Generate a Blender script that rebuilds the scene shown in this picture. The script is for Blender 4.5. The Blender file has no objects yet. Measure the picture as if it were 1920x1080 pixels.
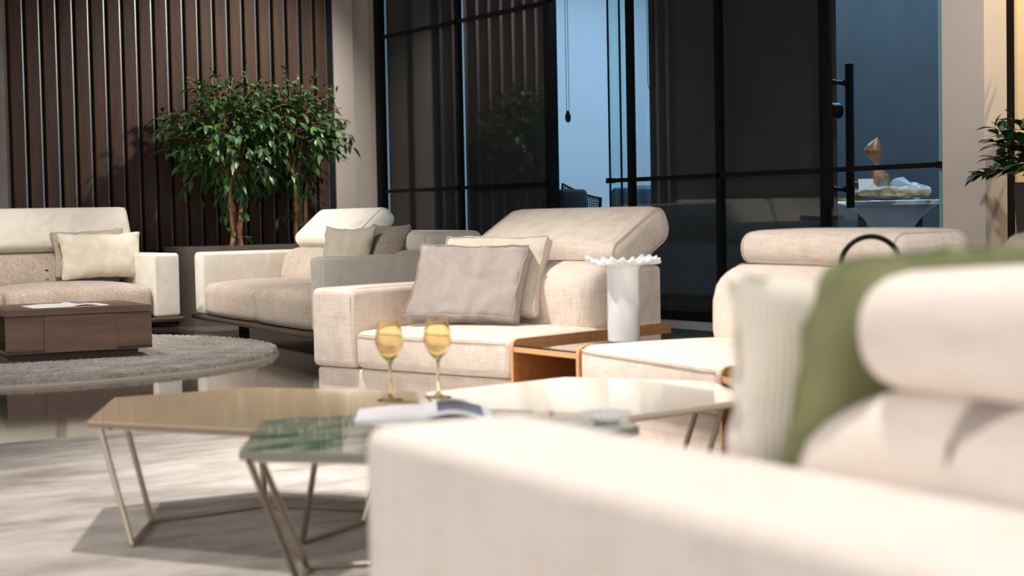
import bpy, bmesh, math, random
from math import sin, cos, pi, radians, sqrt, atan2
from mathutils import Vector, Matrix, noise
random.seed(7)
S = bpy.context.scene
COL = S.collection

# ------------------------------------------------------------------ camera, world, exposure
F_PX, PITCH, ROLL, YAW, CAM_H = 3020.0, 0.0444, 0.0196, 0.5853, 0.78
fw = Vector((sin(YAW)*cos(PITCH), cos(YAW)*cos(PITCH), -sin(PITCH)))
rt = Vector((cos(YAW), -sin(YAW), 0.0))
dn = fw.cross(rt)
r2 = rt*cos(ROLL) + dn*sin(ROLL)
d2 = -rt*sin(ROLL) + dn*cos(ROLL)
cam_data = bpy.data.cameras.new('camera')
cam = bpy.data.objects.new('camera', cam_data); COL.objects.link(cam)
M = Matrix((r2, -d2, -fw)).transposed().to_4x4(); M.translation = (0, 0, CAM_H)
cam.matrix_world = M
cam_data.sensor_width = 36.0
cam_data.lens = F_PX*36.0/1920.0
cam_data.clip_start = 0.05
cam_data.dof.use_dof = True
cam_data.dof.focus_distance = 8.6
cam_data.dof.aperture_fstop = 3.3
S.camera = cam
S.view_settings.view_transform = 'Standard'
S.view_settings.look = 'None'
S.view_settings.exposure = 0.0
S.view_settings.gamma = 1.0
S.view_settings.use_curve_mapping = False

w = bpy.data.worlds.new('showroom_world'); S.world = w; w.use_nodes = True
bg = w.node_tree.nodes['Background']
bg.inputs[0].default_value = (1.0, 0.95, 0.91, 1); bg.inputs[1].default_value = 1.9

def spot(name, loc, target, power, size=50, blend=1.0, col=(1, 0.94, 0.87), rad=0.05):
    l = bpy.data.lights.new(name, 'SPOT'); l.energy = power; l.color = col
    l.spot_size = radians(size); l.spot_blend = blend; l.shadow_soft_size = rad
    o = bpy.data.objects.new(name, l); COL.objects.link(o); o.location = loc
    o.rotation_euler = (Vector(target)-Vector(loc)).to_track_quat('-Z', 'Y').to_euler()
    return o
def area(name, loc, target, power, sx, sy, col):
    l = bpy.data.lights.new(name, 'AREA'); l.energy = power; l.color = col
    l.shape = 'RECTANGLE'; l.size = sx; l.size_y = sy
    o = bpy.data.objects.new(name, l); COL.objects.link(o); o.location = loc
    o.rotation_euler = (Vector(target)-Vector(loc)).to_track_quat('-Z', 'Y').to_euler()
    return o
# ceiling spotlights of the showroom, plus two added fill spots
CEIL = 3.4
SPOTS = [
    ((2.1, 4.7, 3.3), (1.8, 3.7, 0.1), 400, 62),
    ((1.5, 2.4, 3.3), (1.3, 1.6, 0.4), 430, 60),
    ((2.1, 5.7, 3.3), (2.9, 5.05, 0.3), 600, 54),
    ((2.2, 3.7, 3.3), (2.9, 3.95, 0.3), 440, 52),
    ((2.6, 8.8, 3.3), (2.9, 10.5, 0.3), 640, 52),
    ((2.9, 10.6, 3.3), (4.9, 10.5, 0.6), 800, 44),
    ((2.3, 8.9, 3.3), (4.5, 9.6, 0.3), 480, 52),  # added fill to brighten the seat of the sofa facing left
    ((3.2, 7.4, 3.3), (2.9, 8.9, 0.1), 520, 62),
    ((6.0, 10.2, 3.3), (5.1, 11.9, 1.2), 470, 80),
    ((5.0, 4.4, 3.3), (6.7, 5.8, 1.3), 260, 50),  # added fill to brighten the column at the partition's right end
    ((0.5, 5.0, 3.3), (0.9, 4.3, 0.0), 220, 60),
]
for loc, tg, p, sz in SPOTS:
    spot('spotlight', loc, tg, p*0.90, sz)
spot('spotlight', (7.5, 4.6, 3.3), (7.1, 5.8, 1.2), 270, 90, col=(1, 0.74, 0.42))
area('ceiling_panel_light', (8.9, 9.0, 3.3), (8.9, 9.0, 0), 210, 2.2, 4.5, (0.42, 0.70, 1.0))

spot('office_fill_spot', (7.3, 6.35, 3.2), (7.7, 7.25, 0.8), 150, 40, 1.0, (0.62, 0.82, 1.0))  # added fill to brighten the hanging cloth and the things on the table

# ------------------------------------------------------------------ material helpers
def mat(name):
    m = bpy.data.materials.new(name); m.use_nodes = True
    nt = m.node_tree; return m, nt, nt.nodes['Principled BSDF']
def nd(nt, t, **k):
    n = nt.nodes.new(t)
    for a, b in k.items():
        if a.startswith('i_'):
            n.inputs[a[2:].replace('_', ' ')].default_value = b
        else: setattr(n, a, b)
    return n
def ramp(nt, fac, stops):
    r = nd(nt, 'ShaderNodeValToRGB'); cr = r.color_ramp
    while len(cr.elements) < len(stops): cr.elements.new(0.5)
    for e, (p, c) in zip(cr.elements, stops):
        e.position = p; e.color = (*c, 1)
    nt.links.new(fac, r.inputs[0]); return r.outputs[0]
def coords(nt, scale=(1, 1, 1), kind='Object'):
    tc = nd(nt, 'ShaderNodeTexCoord'); mp = nd(nt, 'ShaderNodeMapping')
    mp.inputs['Scale'].default_value = scale
    nt.links.new(tc.outputs[kind], mp.inputs[0]); return mp.outputs[0]
def noise_tex(nt, vec, scale, detail=4, rough=0.55):
    n = nd(nt, 'ShaderNodeTexNoise'); n.inputs['Scale'].default_value = scale
    n.inputs['Detail'].default_value = detail; n.inputs['Roughness'].default_value = rough
    nt.links.new(vec, n.inputs['Vector']); return n.outputs['Fac']
def bump(nt, h, bs, strength, dist=0.002):
    b = nd(nt, 'ShaderNodeBump'); b.inputs['Strength'].default_value = strength
    b.inputs['Distance'].default_value = dist
    nt.links.new(h, b.inputs['Height']); nt.links.new(b.outputs[0], bs.inputs['Normal'])
def mathn(nt, op, a, b=None):
    n = nd(nt, 'ShaderNodeMath', operation=op)
    for i, v in enumerate((a, b)):
        if v is None: continue
        if isinstance(v, (int, float)): n.inputs[i].default_value = v
        else: nt.links.new(v, n.inputs[i])
    return n.outputs[0]
def plain(name, col, rough=0.5, metal=0.0, var=0.06, scale=8, bmp=0.0, sheen=0.0, coat=0.0):
    m, nt, b = mat(name)
    v = coords(nt)
    f = noise_tex(nt, v, scale)
    lo = tuple(max(0, c*(1-var)) for c in col); hi = tuple(min(1, c*(1+var)) for c in col)
    nt.links.new(ramp(nt, f, [(0.3, lo), (0.7, hi)]), b.inputs['Base Color'])
    b.inputs['Roughness'].default_value = rough; b.inputs['Metallic'].default_value = metal
    b.inputs['Sheen Weight'].default_value = sheen
    b.inputs['Coat Weight'].default_value = coat
    if bmp: bump(nt, noise_tex(nt, v, scale*12, 3), b, bmp)
    return m
def linen(name, lo, hi, pitch=0.0034):
    """woven linen: crossing thick and thin threads"""
    m, nt, b = mat(name)
    v = coords(nt)
    sx = nd(nt, 'ShaderNodeSeparateXYZ'); nt.links.new(v, sx.inputs[0])
    outs = []
    for i, ax in enumerate(('X', 'Y', 'Z')):
        sc = [12.0]*3; sc[i] = 1/pitch
        mp = nd(nt, 'ShaderNodeMapping'); mp.inputs['Scale'].default_value = sc
        nt.links.new(v, mp.inputs[0])
        outs.append(noise_tex(nt, mp.outputs[0], 1.0, 2, 0.6))
    s = mathn(nt, 'ADD', mathn(nt, 'ADD', outs[0], outs[1]), outs[2])
    s = mathn(nt, 'DIVIDE', s, 3.0)
    nt.links.new(ramp(nt, s, [(0.41, lo), (0.54, hi)]), b.inputs['Base Color'])
    b.inputs['Roughness'].default_value = 0.95; b.inputs['Sheen Weight'].default_value = 0.15
    b.inputs['Specular IOR Level'].default_value = 0.15
    bump(nt, s, b, 0.6, 0.003)
    return m
def boucle(name, lo, mid, hi):
    m, nt, b = mat(name)
    v = coords(nt)
    f = noise_tex(nt, v, 190, 3, 0.7)
    big = noise_tex(nt, v, 4, 3)
    s = mathn(nt, 'ADD', mathn(nt, 'MULTIPLY', f, 0.85), mathn(nt, 'MULTIPLY', big, 0.15))
    nt.links.new(ramp(nt, s, [(0.36, lo), (0.5, mid), (0.66, hi)]), b.inputs['Base Color'])
    b.inputs['Roughness'].default_value = 1.0; b.inputs['Specular IOR Level'].default_value = 0.1
    b.inputs['Sheen Weight'].default_value = 0.2
    bump(nt, f, b, 0.9, 0.006)
    return m
def velvet(name, lo, hi, scale=5):
    m, nt, b = mat(name)
    v = coords(nt)
    n1 = nd(nt, 'ShaderNodeTexNoise'); n1.inputs['Scale'].default_value = scale
    n1.inputs['Detail'].default_value = 5; n1.inputs['Distortion'].default_value = 1.2
    nt.links.new(v, n1.inputs['Vector'])
    nt.links.new(ramp(nt, n1.outputs['Fac'], [(0.35, lo), (0.6, hi)]), b.inputs['Base Color'])
    b.inputs['Roughness'].default_value = 0.8; b.inputs['Sheen Weight'].default_value = 0.35
    b.inputs['Sheen Roughness'].default_value = 0.4
    b.inputs['Specular IOR Level'].default_value = 0.2
    bump(nt, n1.outputs['Fac'], b, 0.25, 0.01)
    return m
def wood_spec(m, v):
    m.node_tree.nodes['Principled BSDF'].inputs['Specular IOR Level'].default_value = v
def wood(name, lo, hi, axis='X', rough=0.45, scale=1.0, coat=0.0):
    m, nt, b = mat(name)
    sc = {'X': (1.2, 22, 22), 'Y': (22, 1.2, 22), 'Z': (22, 22, 1.2)}[axis]
    v = coords(nt, tuple(c*scale for c in sc))
    n1 = nd(nt, 'ShaderNodeTexNoise'); n1.inputs['Scale'].default_value = 1.0
    n1.inputs['Detail'].default_value = 6; n1.inputs['Roughness'].default_value = 0.65
    n1.inputs['Distortion'].default_value = 0.6
    nt.links.new(v, n1.inputs['Vector'])
    f2 = noise_tex(nt, v, 6.0, 3)
    s = mathn(nt, 'ADD', mathn(nt, 'MULTIPLY', n1.outputs['Fac'], 0.75), mathn(nt, 'MULTIPLY', f2, 0.25))
    nt.links.new(ramp(nt, s, [(0.33, lo), (0.66, hi)]), b.inputs['Base Color'])
    b.inputs['Roughness'].default_value = rough; b.inputs['Coat Weight'].default_value = coat
    bump(nt, s, b, 0.15, 0.002)
    return m
def emit(name, col, st):
    m, nt, b = mat(name)
    b.inputs['Base Color'].default_value = (*col, 1)
    b.inputs['Emission Color'].default_value = (*col, 1); b.inputs['Emission Strength'].default_value = st
    return m
def pane_mat(name, tint):
    m, nt, b = mat(name)
    nt.nodes.remove(b)
    out = [n for n in nt.nodes if n.type == 'OUTPUT_MATERIAL'][0]
    tr = nd(nt, 'ShaderNodeBsdfTransparent'); tr.inputs[0].default_value = (*tint, 1)
    gl = nd(nt, 'ShaderNodeBsdfGlossy'); gl.inputs['Roughness'].default_value = 0.0
    lw = nd(nt, 'ShaderNodeLayerWeight')
    fr = mathn(nt, 'ADD', mathn(nt, 'MULTIPLY', mathn(nt, 'POWER', lw.outputs['Facing'], 5.0), 0.95), 0.045)
    mx = nd(nt, 'ShaderNodeMixShader')
    nt.links.new(fr, mx.inputs[0]); nt.links.new(tr.outputs[0], mx.inputs[1])
    nt.links.new(gl.outputs[0], mx.inputs[2]); nt.links.new(mx.outputs[0], out.inputs[0])
    return m

LINEN = linen('cream_linen', (0.66, 0.55, 0.46), (0.80, 0.70, 0.615))
LINEN_N = linen('pale_linen', (0.74, 0.655, 0.59), (0.81, 0.735, 0.68))
BOUCLE = boucle('beige_boucle', (0.24, 0.18, 0.13), (0.44, 0.36, 0.29), (0.70, 0.62, 0.54))
BOUCLE_D = boucle('brown_boucle', (0.14, 0.10, 0.07), (0.27, 0.22, 0.18), (0.50, 0.44, 0.38))
VELVET = velvet('cream_velvet', (0.58, 0.54, 0.46), (0.67, 0.63, 0.56))
VEL_TAUPE = velvet('taupe_velvet', (0.33, 0.285, 0.255), (0.42, 0.37, 0.335), 7)
VEL_SAND = velvet('sand_velvet', (0.58, 0.52, 0.42), (0.66, 0.60, 0.50), 7)
VEL_GREY = velvet('grey_beige_velvet', (0.42, 0.38, 0.30), (0.50, 0.46, 0.38), 6)
GREEN = velvet('olive_green_fabric', (0.17, 0.19, 0.09), (0.23, 0.245, 0.125), 6)
RIB = None
DARKWOOD = wood('dark_stained_wood', (0.030, 0.018, 0.012), (0.06, 0.038, 0.027), 'X', 0.4)
WALNUT = wood('walnut_veneer', (0.062, 0.034, 0.023), (0.135, 0.080, 0.055), 'X', 0.45)
WALNUT_D = wood('dark_walnut_veneer', (0.03, 0.018, 0.013), (0.055, 0.035, 0.025), 'X', 0.5)
SLATWOOD = wood('slat_veneer', (0.036, 0.020, 0.013), (0.076, 0.044, 0.030), 'Z', 0.62, 0.7)
wood_spec(SLATWOOD, 0.2)
OAK = wood('oak_veneer', (0.38, 0.155, 0.05), (0.56, 0.26, 0.10), 'X', 0.45)
OAKEDGE = plain('plywood_edge', (0.68, 0.40, 0.18), 0.5)
BLACK = plain('black_metal', (0.006, 0.006, 0.006), 0.35)
BLACK.node_tree.nodes['Principled BSDF'].inputs['Specular IOR Level'].default_value = 0.12
BLACKGAP = plain('black_recess', (0.004, 0.004, 0.004), 0.9)
STEEL = plain('bright_metal_strip', (0.60, 0.59, 0.60), 0.38, 1.0, 0.03)
BRONZE = plain('champagne_metal', (0.40, 0.35, 0.28), 0.35, 1.0, 0.03)
WHITE = plain('white_paper', (0.80, 0.80, 0.82), 0.6, 0, 0.02)
INK = plain('printed_page', (0.10, 0.12, 0.20), 0.3, 0, 0.8, 6)
BEIGEWALL = plain('beige_plaster', (0.52, 0.46, 0.41), 0.8, 0, 0.03, 3, 0.05)
YELLOWWALL = plain('warm_plaster', (0.62, 0.50, 0.33), 0.8, 0, 0.03, 3)
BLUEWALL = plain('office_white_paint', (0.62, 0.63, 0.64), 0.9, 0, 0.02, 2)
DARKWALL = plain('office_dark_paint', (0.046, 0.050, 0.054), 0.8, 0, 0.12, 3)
BLIND = plain('dark_blind_fabric', (0.036, 0.033, 0.037), 0.95, 0, 0.05, 40)
POT = plain('taupe_planter', (0.165, 0.135, 0.115), 0.55, 0, 0.03)
POTDARK = plain('brown_planter', (0.045, 0.032, 0.027), 0.5, 0, 0.05)
SOIL = plain('planter_soil', (0.03, 0.02, 0.015), 1.0, 0, 0.5, 40, 0.8)
MILK = plain('milk_glass', (0.86, 0.87, 0.88), 0.12, 0, 0.01); MILK.node_tree.nodes['Principled BSDF'].inputs['Subsurface Weight'].default_value = 0.6; MILK.node_tree.nodes['Principled BSDF'].inputs['Subsurface Radius'].default_value = (0.3, 0.3, 0.3); MILK.node_tree.nodes['Principled BSDF'].inputs['Subsurface Scale'].default_value = 0.1
BARK = plain('ficus_bark', (0.42, 0.21, 0.105), 0.8, 0, 0.45, 18, 0.6)
SILLM = plain('pale_sill', (0.42, 0.40, 0.38), 0.6)
CEILM = plain('ceiling_paint', (0.10, 0.095, 0.09), 0.9)
CHAIRDK = plain('dark_chair_fabric', (0.004, 0.004, 0.004), 0.9)
CHAIRBL = plain('blue_chair_fabric', (0.06, 0.13, 0.21), 0.8)
KRAFT = plain('kraft_paper', (0.50, 0.38, 0.26), 0.7, 0, 0.15, 9, 0.2)
COPPER = plain('copper_wrap', (0.38, 0.17, 0.10), 0.3, 0.3, 0.35, 25, 0.6)
YELLOWP = plain('yellow_card', (0.65, 0.42, 0.02), 0.5)
BOXP = plain('printed_box', (0.03, 0.03, 0.04), 0.5)
GLASS = pane_mat('clear_glass', (0.93, 0.965, 0.97))
GLASS_T = pane_mat('tinted_glass', (0.86, 0.96, 0.96))
GEDGE = plain('glass_edge', (0.20, 0.35, 0.36), 0.1)
BROWNT = plain('taupe_lacquer', (0.46, 0.35, 0.235), 0.07, 0, 0.02, 3, 0, 0, 0.0)
CREAMT = plain('cream_lacquer', (0.90, 0.82, 0.73), 0.08, 0, 0.02, 3, 0, 0, 0.0)
BLACKGLASS = plain('smoked_glass', (0.02, 0.018, 0.015), 0.03, 0, 0.0, 3, 0, 0, 1.0)

def rib_mat():
    m, nt, b = mat('white_ribbed_fabric')
    v = coords(nt)
    wv = nd(nt, 'ShaderNodeTexWave'); wv.inputs['Scale'].default_value = 42
    wv.bands_direction = 'X'; wv.inputs['Distortion'].default_value = 0.6
    nt.links.new(v, wv.inputs['Vector'])
    nt.links.new(ramp(nt, wv.outputs['Fac'], [(0.0, (0.70, 0.64, 0.57)), (0.5, (0.84, 0.78, 0.71))]), b.inputs['Base Color'])
    b.inputs['Roughness'].default_value = 0.95
    bump(nt, wv.outputs['Fac'], b, 0.5, 0.004); return m
RIB = rib_mat()
def marble_mat():
    m, nt, b = mat('green_marble')
    v = coords(nt, (1.0, 3.2, 1.0))
    n1 = nd(nt, 'ShaderNodeTexNoise'); n1.inputs['Scale'].default_value = 3.2
    n1.inputs['Detail'].default_value = 6; n1.inputs['Distortion'].default_value = 1.6
    nt.links.new(v, n1.inputs['Vector'])
    nt.links.new(ramp(nt, n1.outputs['Fac'], [(0.36, (0.03, 0.10, 0.07)), (0.43, (0.13, 0.22, 0.18)), (0.48, (0.46, 0.46, 0.39)), (0.57, (0.50, 0.49, 0.42)), (0.61, (0.10, 0.19, 0.15)), (0.67, (0.48, 0.47, 0.40))]), b.inputs['Base Color'])
    b.inputs['Roughness'].default_value = 0.06; b.inputs['Coat Weight'].default_value = 0.6
    return m
MARBLE = marble_mat()
def floor_mat():
    m, nt, b = mat('polished_greige_tile')
    v = coords(nt)
    sp = nd(nt, 'ShaderNodeSeparateXYZ'); nt.links.new(v, sp.inputs[0])
    def line(o, off, per):
        t = mathn(nt, 'DIVIDE', mathn(nt, 'SUBTRACT', o, off), per)
        fr = mathn(nt, 'FRACT', t)
        d = mathn(nt, 'ABSOLUTE', mathn(nt, 'SUBTRACT', fr, 0.5))
        return mathn(nt, 'GREATER_THAN', d, 0.5-0.0022/per)
    g = mathn(nt, 'MAXIMUM', line(sp.outputs[0], 3.04, 0.6), line(sp.outputs[1], 6.70, 0.93))
    n1 = nd(nt, 'ShaderNodeTexNoise'); n1.inputs['Scale'].default_value = 1.6
    n1.inputs['Detail'].default_value = 7; n1.inputs['Distortion'].default_value = 0.8
    nt.links.new(v, n1.inputs['Vector'])
    base = ramp(nt, n1.outputs['Fac'], [(0.3, (0.098, 0.081, 0.068)), (0.7, (0.168, 0.142, 0.120))])
    mx = nd(nt, 'ShaderNodeMix', data_type='RGBA'); nt.links.new(g, mx.inputs[0])
    nt.links.new(base, mx.inputs[6]); mx.inputs[7].default_value = (0.06, 0.05, 0.045, 1)
    nt.links.new(mx.outputs[2], b.inputs['Base Color'])
    b.inputs['Roughness'].default_value = 0.07
    b.inputs['Specular IOR Level'].default_value = 0.5
    return m
FLOORM = floor_mat()
def rug_mat(name, stops, sc, stretch=(1, 1, 1), bm=0.8, fine=260, finew=0.45):
    m, nt, b = mat(name)
    v = coords(nt, stretch)
    n1 = nd(nt, 'ShaderNodeTexNoise'); n1.inputs['Scale'].default_value = sc
    n1.inputs['Detail'].default_value = 8; n1.inputs['Roughness'].default_value = 0.7
    nt.links.new(v, n1.inputs['Vector'])
    f = noise_tex(nt, coords(nt), fine, 3, 0.7)
    s = mathn(nt, 'ADD', mathn(nt, 'MULTIPLY', n1.outputs['Fac'], 1-finew), mathn(nt, 'MULTIPLY', f, finew))
    nt.links.new(ramp(nt, s, stops), b.inputs['Base Color'])
    b.inputs['Roughness'].default_value = 1.0; b.inputs['Specular IOR Level'].default_value = 0.1
    bump(nt, f, b, bm, 0.008); return m
SHAG = rug_mat('grey_shag', [(0.36, (0.14, 0.125, 0.11)), (0.5, (0.31, 0.285, 0.265)), (0.64, (0.52, 0.49, 0.46))], 6, (1, 1, 1), 1.0, 150, 0.6)
PALERUG = rug_mat('pale_marbled_rug', [(0.36, (0.30, 0.26, 0.23)), (0.5, (0.46, 0.42, 0.39)), (0.62, (0.58, 0.55, 0.53))], 2.2, (1.0, 2.4, 1), 0.3, 300, 0.15)
def concrete_mat():
    m, nt, b = mat('grey_concrete_wall')
    v = coords(nt)
    f = noise_tex(nt, v, 2.5, 8, 0.65)
    nt.links.new(ramp(nt, f, [(0.3, (0.13, 0.12, 0.105)), (0.7, (0.21, 0.195, 0.175))]), b.inputs['Base Color'])
    b.inputs['Roughness'].default_value = 0.8; return m
CONCRETE = concrete_mat()
def leaf_mat(name, lo, hi):
    m, nt, b = mat(name)
    gi = nd(nt, 'ShaderNodeNewGeometry')
    nt.links.new(ramp(nt, gi.outputs['Random Per Island'], [(0.0, lo), (0.75, tuple((a+c)/2 for a, c in zip(lo, hi))), (1.0, hi)]), b.inputs['Base Color'])
    b.inputs['Roughness'].default_value = 0.38
    return m
LEAF = leaf_mat('ficus_leaf', (0.012, 0.042, 0.015), (0.085, 0.21, 0.045))
LEAF2 = leaf_mat('dark_leaf', (0.008, 0.028, 0.010), (0.03, 0.075, 0.02))
def amber_mat():
    m, nt, b = mat('amber_glass')
    b.inputs['Base Color'].default_value = (1.0, 0.87, 0.58, 1)
    b.inputs['Roughness'].default_value = 0.0; b.inputs['IOR'].default_value = 1.45
    b.inputs['Transmission Weight'].default_value = 1.0
    return m
AMBER = amber_mat()
def plastic_mat():
    m, nt, b = mat('clear_plastic')
    b.inputs['Base Color'].default_value = (0.7, 0.82, 0.95, 1)
    b.inputs['Roughness'].default_value = 0.15; b.inputs['Alpha'].default_value = 0.35
    return m
PLASTIC = plastic_mat()
def cloth_mat():
    m, nt, b = mat('thin_white_cloth')
    v = coords(nt)
    f = noise_tex(nt, v, 7, 5, 0.6)
    nt.links.new(ramp(nt, f, [(0.3, (0.66, 0.69, 0.72)), (0.7, (0.84, 0.87, 0.90))]), b.inputs['Base Color'])
    b.inputs['Roughness'].default_value = 0.5; bump(nt, f, b, 0.6, 0.02)
    return m
CLOTH = cloth_mat()

# ------------------------------------------------------------------ mesh helpers
def link(name, bm, m, parent=None, smooth=True, loc=None, rot=None):
    me = bpy.data.meshes.new(name); bm.to_mesh(me); bm.free()
    for mm in (m if isinstance(m, (list, tuple)) else [m]): me.materials.append(mm)
    if smooth:
        for p in me.polygons: p.use_smooth = True
        try: me.set_sharp_from_angle(angle=radians(42))
        except Exception: pass
    o = bpy.data.objects.new(name, me); COL.objects.link(o)
    if parent: o.parent = parent
    if loc: o.location = loc
    if rot: o.rotation_euler = rot
    return o
def tag(o, label, cat, group=None, kind=None):
    o['label'] = label; o['category'] = cat
    if group: o['group'] = group
    if kind: o['kind'] = kind
    return o
def thing(name, label, cat, loc=(0, 0, 0), rz=0.0, group=None):
    o = bpy.data.objects.new(name, None); COL.objects.link(o)
    o.location = loc; o.rotation_euler = (0, 0, rz)
    return tag(o, label, cat, group)
def struct(o):
    o['kind'] = 'structure'; return o

def box(bm, x0, x1, y0, y1, z0, z1, mi=0):
    vs = [bm.verts.new((x, y, z)) for z in (z0, z1) for y in (y0, y1) for x in (x0, x1)]
    for f in ((0, 2, 3, 1), (4, 5, 7, 6), (0, 1, 5, 4), (2, 6, 7, 3), (0, 4, 6, 2), (1, 3, 7, 5)):
        fc = bm.faces.new([vs[i] for i in f]); fc.material_index = mi
    return vs
def boxes(*bs, bev=0.0):
    bm = bmesh.new()
    for b in bs: box(bm, *b)
    if bev:
        bmesh.ops.bevel(bm, geom=bm.edges[:], offset=bev, segments=2, affect='EDGES', profile=0.6)
    bmesh.ops.recalc_face_normals(bm, faces=bm.faces)
    return bm
def prism(poly, z0, z1, bev=0.0, segs=2):
    bm = bmesh.new()
    lo = [bm.verts.new((x, y, z0)) for x, y in poly]; hi = [bm.verts.new((x, y, z1)) for x, y in poly]
    n = len(poly)
    bm.faces.new(lo[::-1]); bm.faces.new(hi)
    for i in range(n): bm.faces.new((lo[i], lo[(i+1) % n], hi[(i+1) % n], hi[i]))
    bmesh.ops.recalc_face_normals(bm, faces=bm.faces)
    if bev: bmesh.ops.bevel(bm, geom=bm.edges[:], offset=bev, segments=segs, affect='EDGES', profile=0.6)
    return bm
def axis_samples(h, r, m):
    s = [-h + r*(1-cos(pi/2*i/4)) for i in range(4)] if r > 0 else []
    s += [-(h-r) + 2*(h-r)*i/m for i in range(m+1)]
    s += [h - r*(1-cos(pi/2*(3-i)/4)) for i in range(4)] if r > 0 else []
    return s
def rbox(hx, hy, hz, r, seg=0.05, deform=None, bm=None, off=(0, 0, 0)):
    """rounded soft block centred on off; deform(Vector)->Vector"""
    new = bm is None
    if new: bm = bmesh.new()
    r = min(r, hx*0.98, hy*0.98, hz*0.98)
    H = (hx, hy, hz)
    S3 = [axis_samples(h, r, max(2, int(2*(h-r)/seg))) for h in H]
    vd = {}
    O = Vector(off)
    def vert(p):
        c = Vector([max(-(H[i]-r), min(H[i]-r, p[i])) for i in range(3)])
        d = p-c
        if d.length > 1e-9: d = d.normalized()*r
        q = c+d
        k = (round(q.x, 5), round(q.y, 5), round(q.z, 5))
        if k not in vd:
            qq = deform(q) if deform else q
            vd[k] = bm.verts.new(qq+O)
        return vd[k]
    for ax in range(3):
        a, b = [(1, 2), (2, 0), (0, 1)][ax]
        for sgn in (-1, 1):
            for i in range(len(S3[a])-1):
                for j in range(len(S3[b])-1):
                    vs = []
                    for (u, v) in ((i, j), (i+1, j), (i+1, j+1), (i, j+1)):
                        p = [0, 0, 0]; p[ax] = sgn*H[ax]; p[a] = S3[a][u]; p[b] = S3[b][v]
                        vt = vert(Vector(p))
                        if vt not in vs: vs.append(vt)
                    if sgn < 0: vs.reverse()
                    if len(vs) >= 3:
                        try: bm.faces.new(vs)
                        except ValueError: pass
    return bm
def tube(bm, pts, rads, segs=8, cap=True, mi=0):
    pts = [Vector(p) for p in pts]
    if not isinstance(rads, (list, tuple)): rads = [rads]*len(pts)
    rings = []; ref = None
    for i, p in enumerate(pts):
        t = (pts[min(i+1, len(pts)-1)]-pts[max(i-1, 0)])
        t = t.normalized() if t.length > 1e-9 else Vector((0, 0, 1))
        if ref is None: ref = t.orthogonal().normalized()
        ref = (ref - t*ref.dot(t))
        ref = ref.normalized() if ref.length > 1e-6 else t.orthogonal().normalized()
        b = t.cross(ref)
        rings.append([bm.verts.new(p+(ref*cos(2*pi*k/segs)+b*sin(2*pi*k/segs))*rads[i]) for k in range(segs)])
    for a, b in zip(rings, rings[1:]):
        for k in range(segs):
            f = bm.faces.new((a[k], a[(k+1) % segs], b[(k+1) % segs], b[k])); f.material_index = mi
    if cap:
        bm.faces.new(rings[0][::-1]).material_index = mi; bm.faces.new(rings[-1]).material_index = mi
def loop_tube(bm, pts, r, segs=6):
    pts = [Vector(p) for p in pts]; n = len(pts); rings = []; ref = None
    for i in range(n):
        t = (pts[(i+1) % n]-pts[i-1]).normalized()
        if ref is None: ref = t.orthogonal().normalized()
        ref = (ref-t*ref.dot(t)).normalized(); b = t.cross(ref)
        rings.append([bm.verts.new(pts[i]+(ref*cos(2*pi*k/segs)+b*sin(2*pi*k/segs))*r) for k in range(segs)])
    for i in range(n):
        a, b = rings[i], rings[(i+1) % n]
        if i == n-1:   # close with best twist match
            best = min(range(segs), key=lambda s: sum((a[k].co-b[(k+s) % segs].co).length for k in range(segs)))
            b = [b[(k+best) % segs] for k in range(segs)]
        for k in range(segs): bm.faces.new((a[k], a[(k+1) % segs], b[(k+1) % segs], b[k]))
def lathe(prof, segs=32, wob=None):
    bm = bmesh.new(); rings = []
    for i, (r, z) in enumerate(prof):
        ring = []
        for k in range(segs):
            a = 2*pi*k/segs; rr, zz = (wob(i, a, r, z) if wob else (r, z))
            ring.append(bm.verts.new((rr*cos(a), rr*sin(a), zz)))
        rings.append(ring)
    for a, b in zip(rings, rings[1:]):
        for k in range(segs): bm.faces.new((a[k], a[(k+1) % segs], b[(k+1) % segs], b[k]))
    if prof[0][0] > 0: bm.faces.new(rings[0][::-1])
    bmesh.ops.remove_doubles(bm, verts=bm.verts, dist=1e-6)
    bmesh.ops.recalc_face_normals(bm, faces=bm.faces)
    return bm

# ------------------------------------------------------------------ the room
X0 = 6.71          # plane of the glass partition
fl = struct(link('floor', boxes((-14, 11.5, -6, 13.2, -0.1, 0)), FLOORM, smooth=False))
struct(link('ceiling', boxes((-2.5, 11.5, -0.5, 13.2, CEIL, CEIL+0.1)), CEILM, smooth=False))
# slatted back wall
SY = 12.0
bm = bmesh.new()
pitch = 0.1256; xs = 3.555
box(bm, 3.53, 6.235, SY+0.045, SY+0.12, 0, CEIL, 1)
def slat_quarter(bm, x, y, r):
    """a rounded metal trim bead along the right edge of a slat"""
    pts = [(x+r*sin(a), y+r*(1-cos(a))) for a in [i*pi/2/5 for i in range(6)]]
    lo = [bm.verts.new((a, b, 0)) for a, b in pts]; hi = [bm.verts.new((a, b, CEIL)) for a, b in pts]
    for i in range(5):
        f = bm.faces.new((lo[i], lo[i+1], hi[i+1], hi[i])); f.material_index = 2; f.smooth = True
for i in range(22):
    x = xs + pitch*i - 0.006
    wd = pitch*0.70
    if x+wd > 6.25: break
    box(bm, x, x+wd, SY, SY+0.045, 0, CEIL, 0)
    slat_quarter(bm, x+wd, SY, 0.016)
    box(bm, x+wd, x+wd+0.016, SY+0.016, SY+0.045, 0, CEIL, 1)
wb = link('wall_back', bm, [SLATWOOD, BLACKGAP, STEEL], smooth=False); struct(wb)
struct(link('wall_left', boxes((-14, 3.53, SY+0.03, SY+0.13, 0, CEIL)), CONCRETE, smooth=False))
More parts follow.
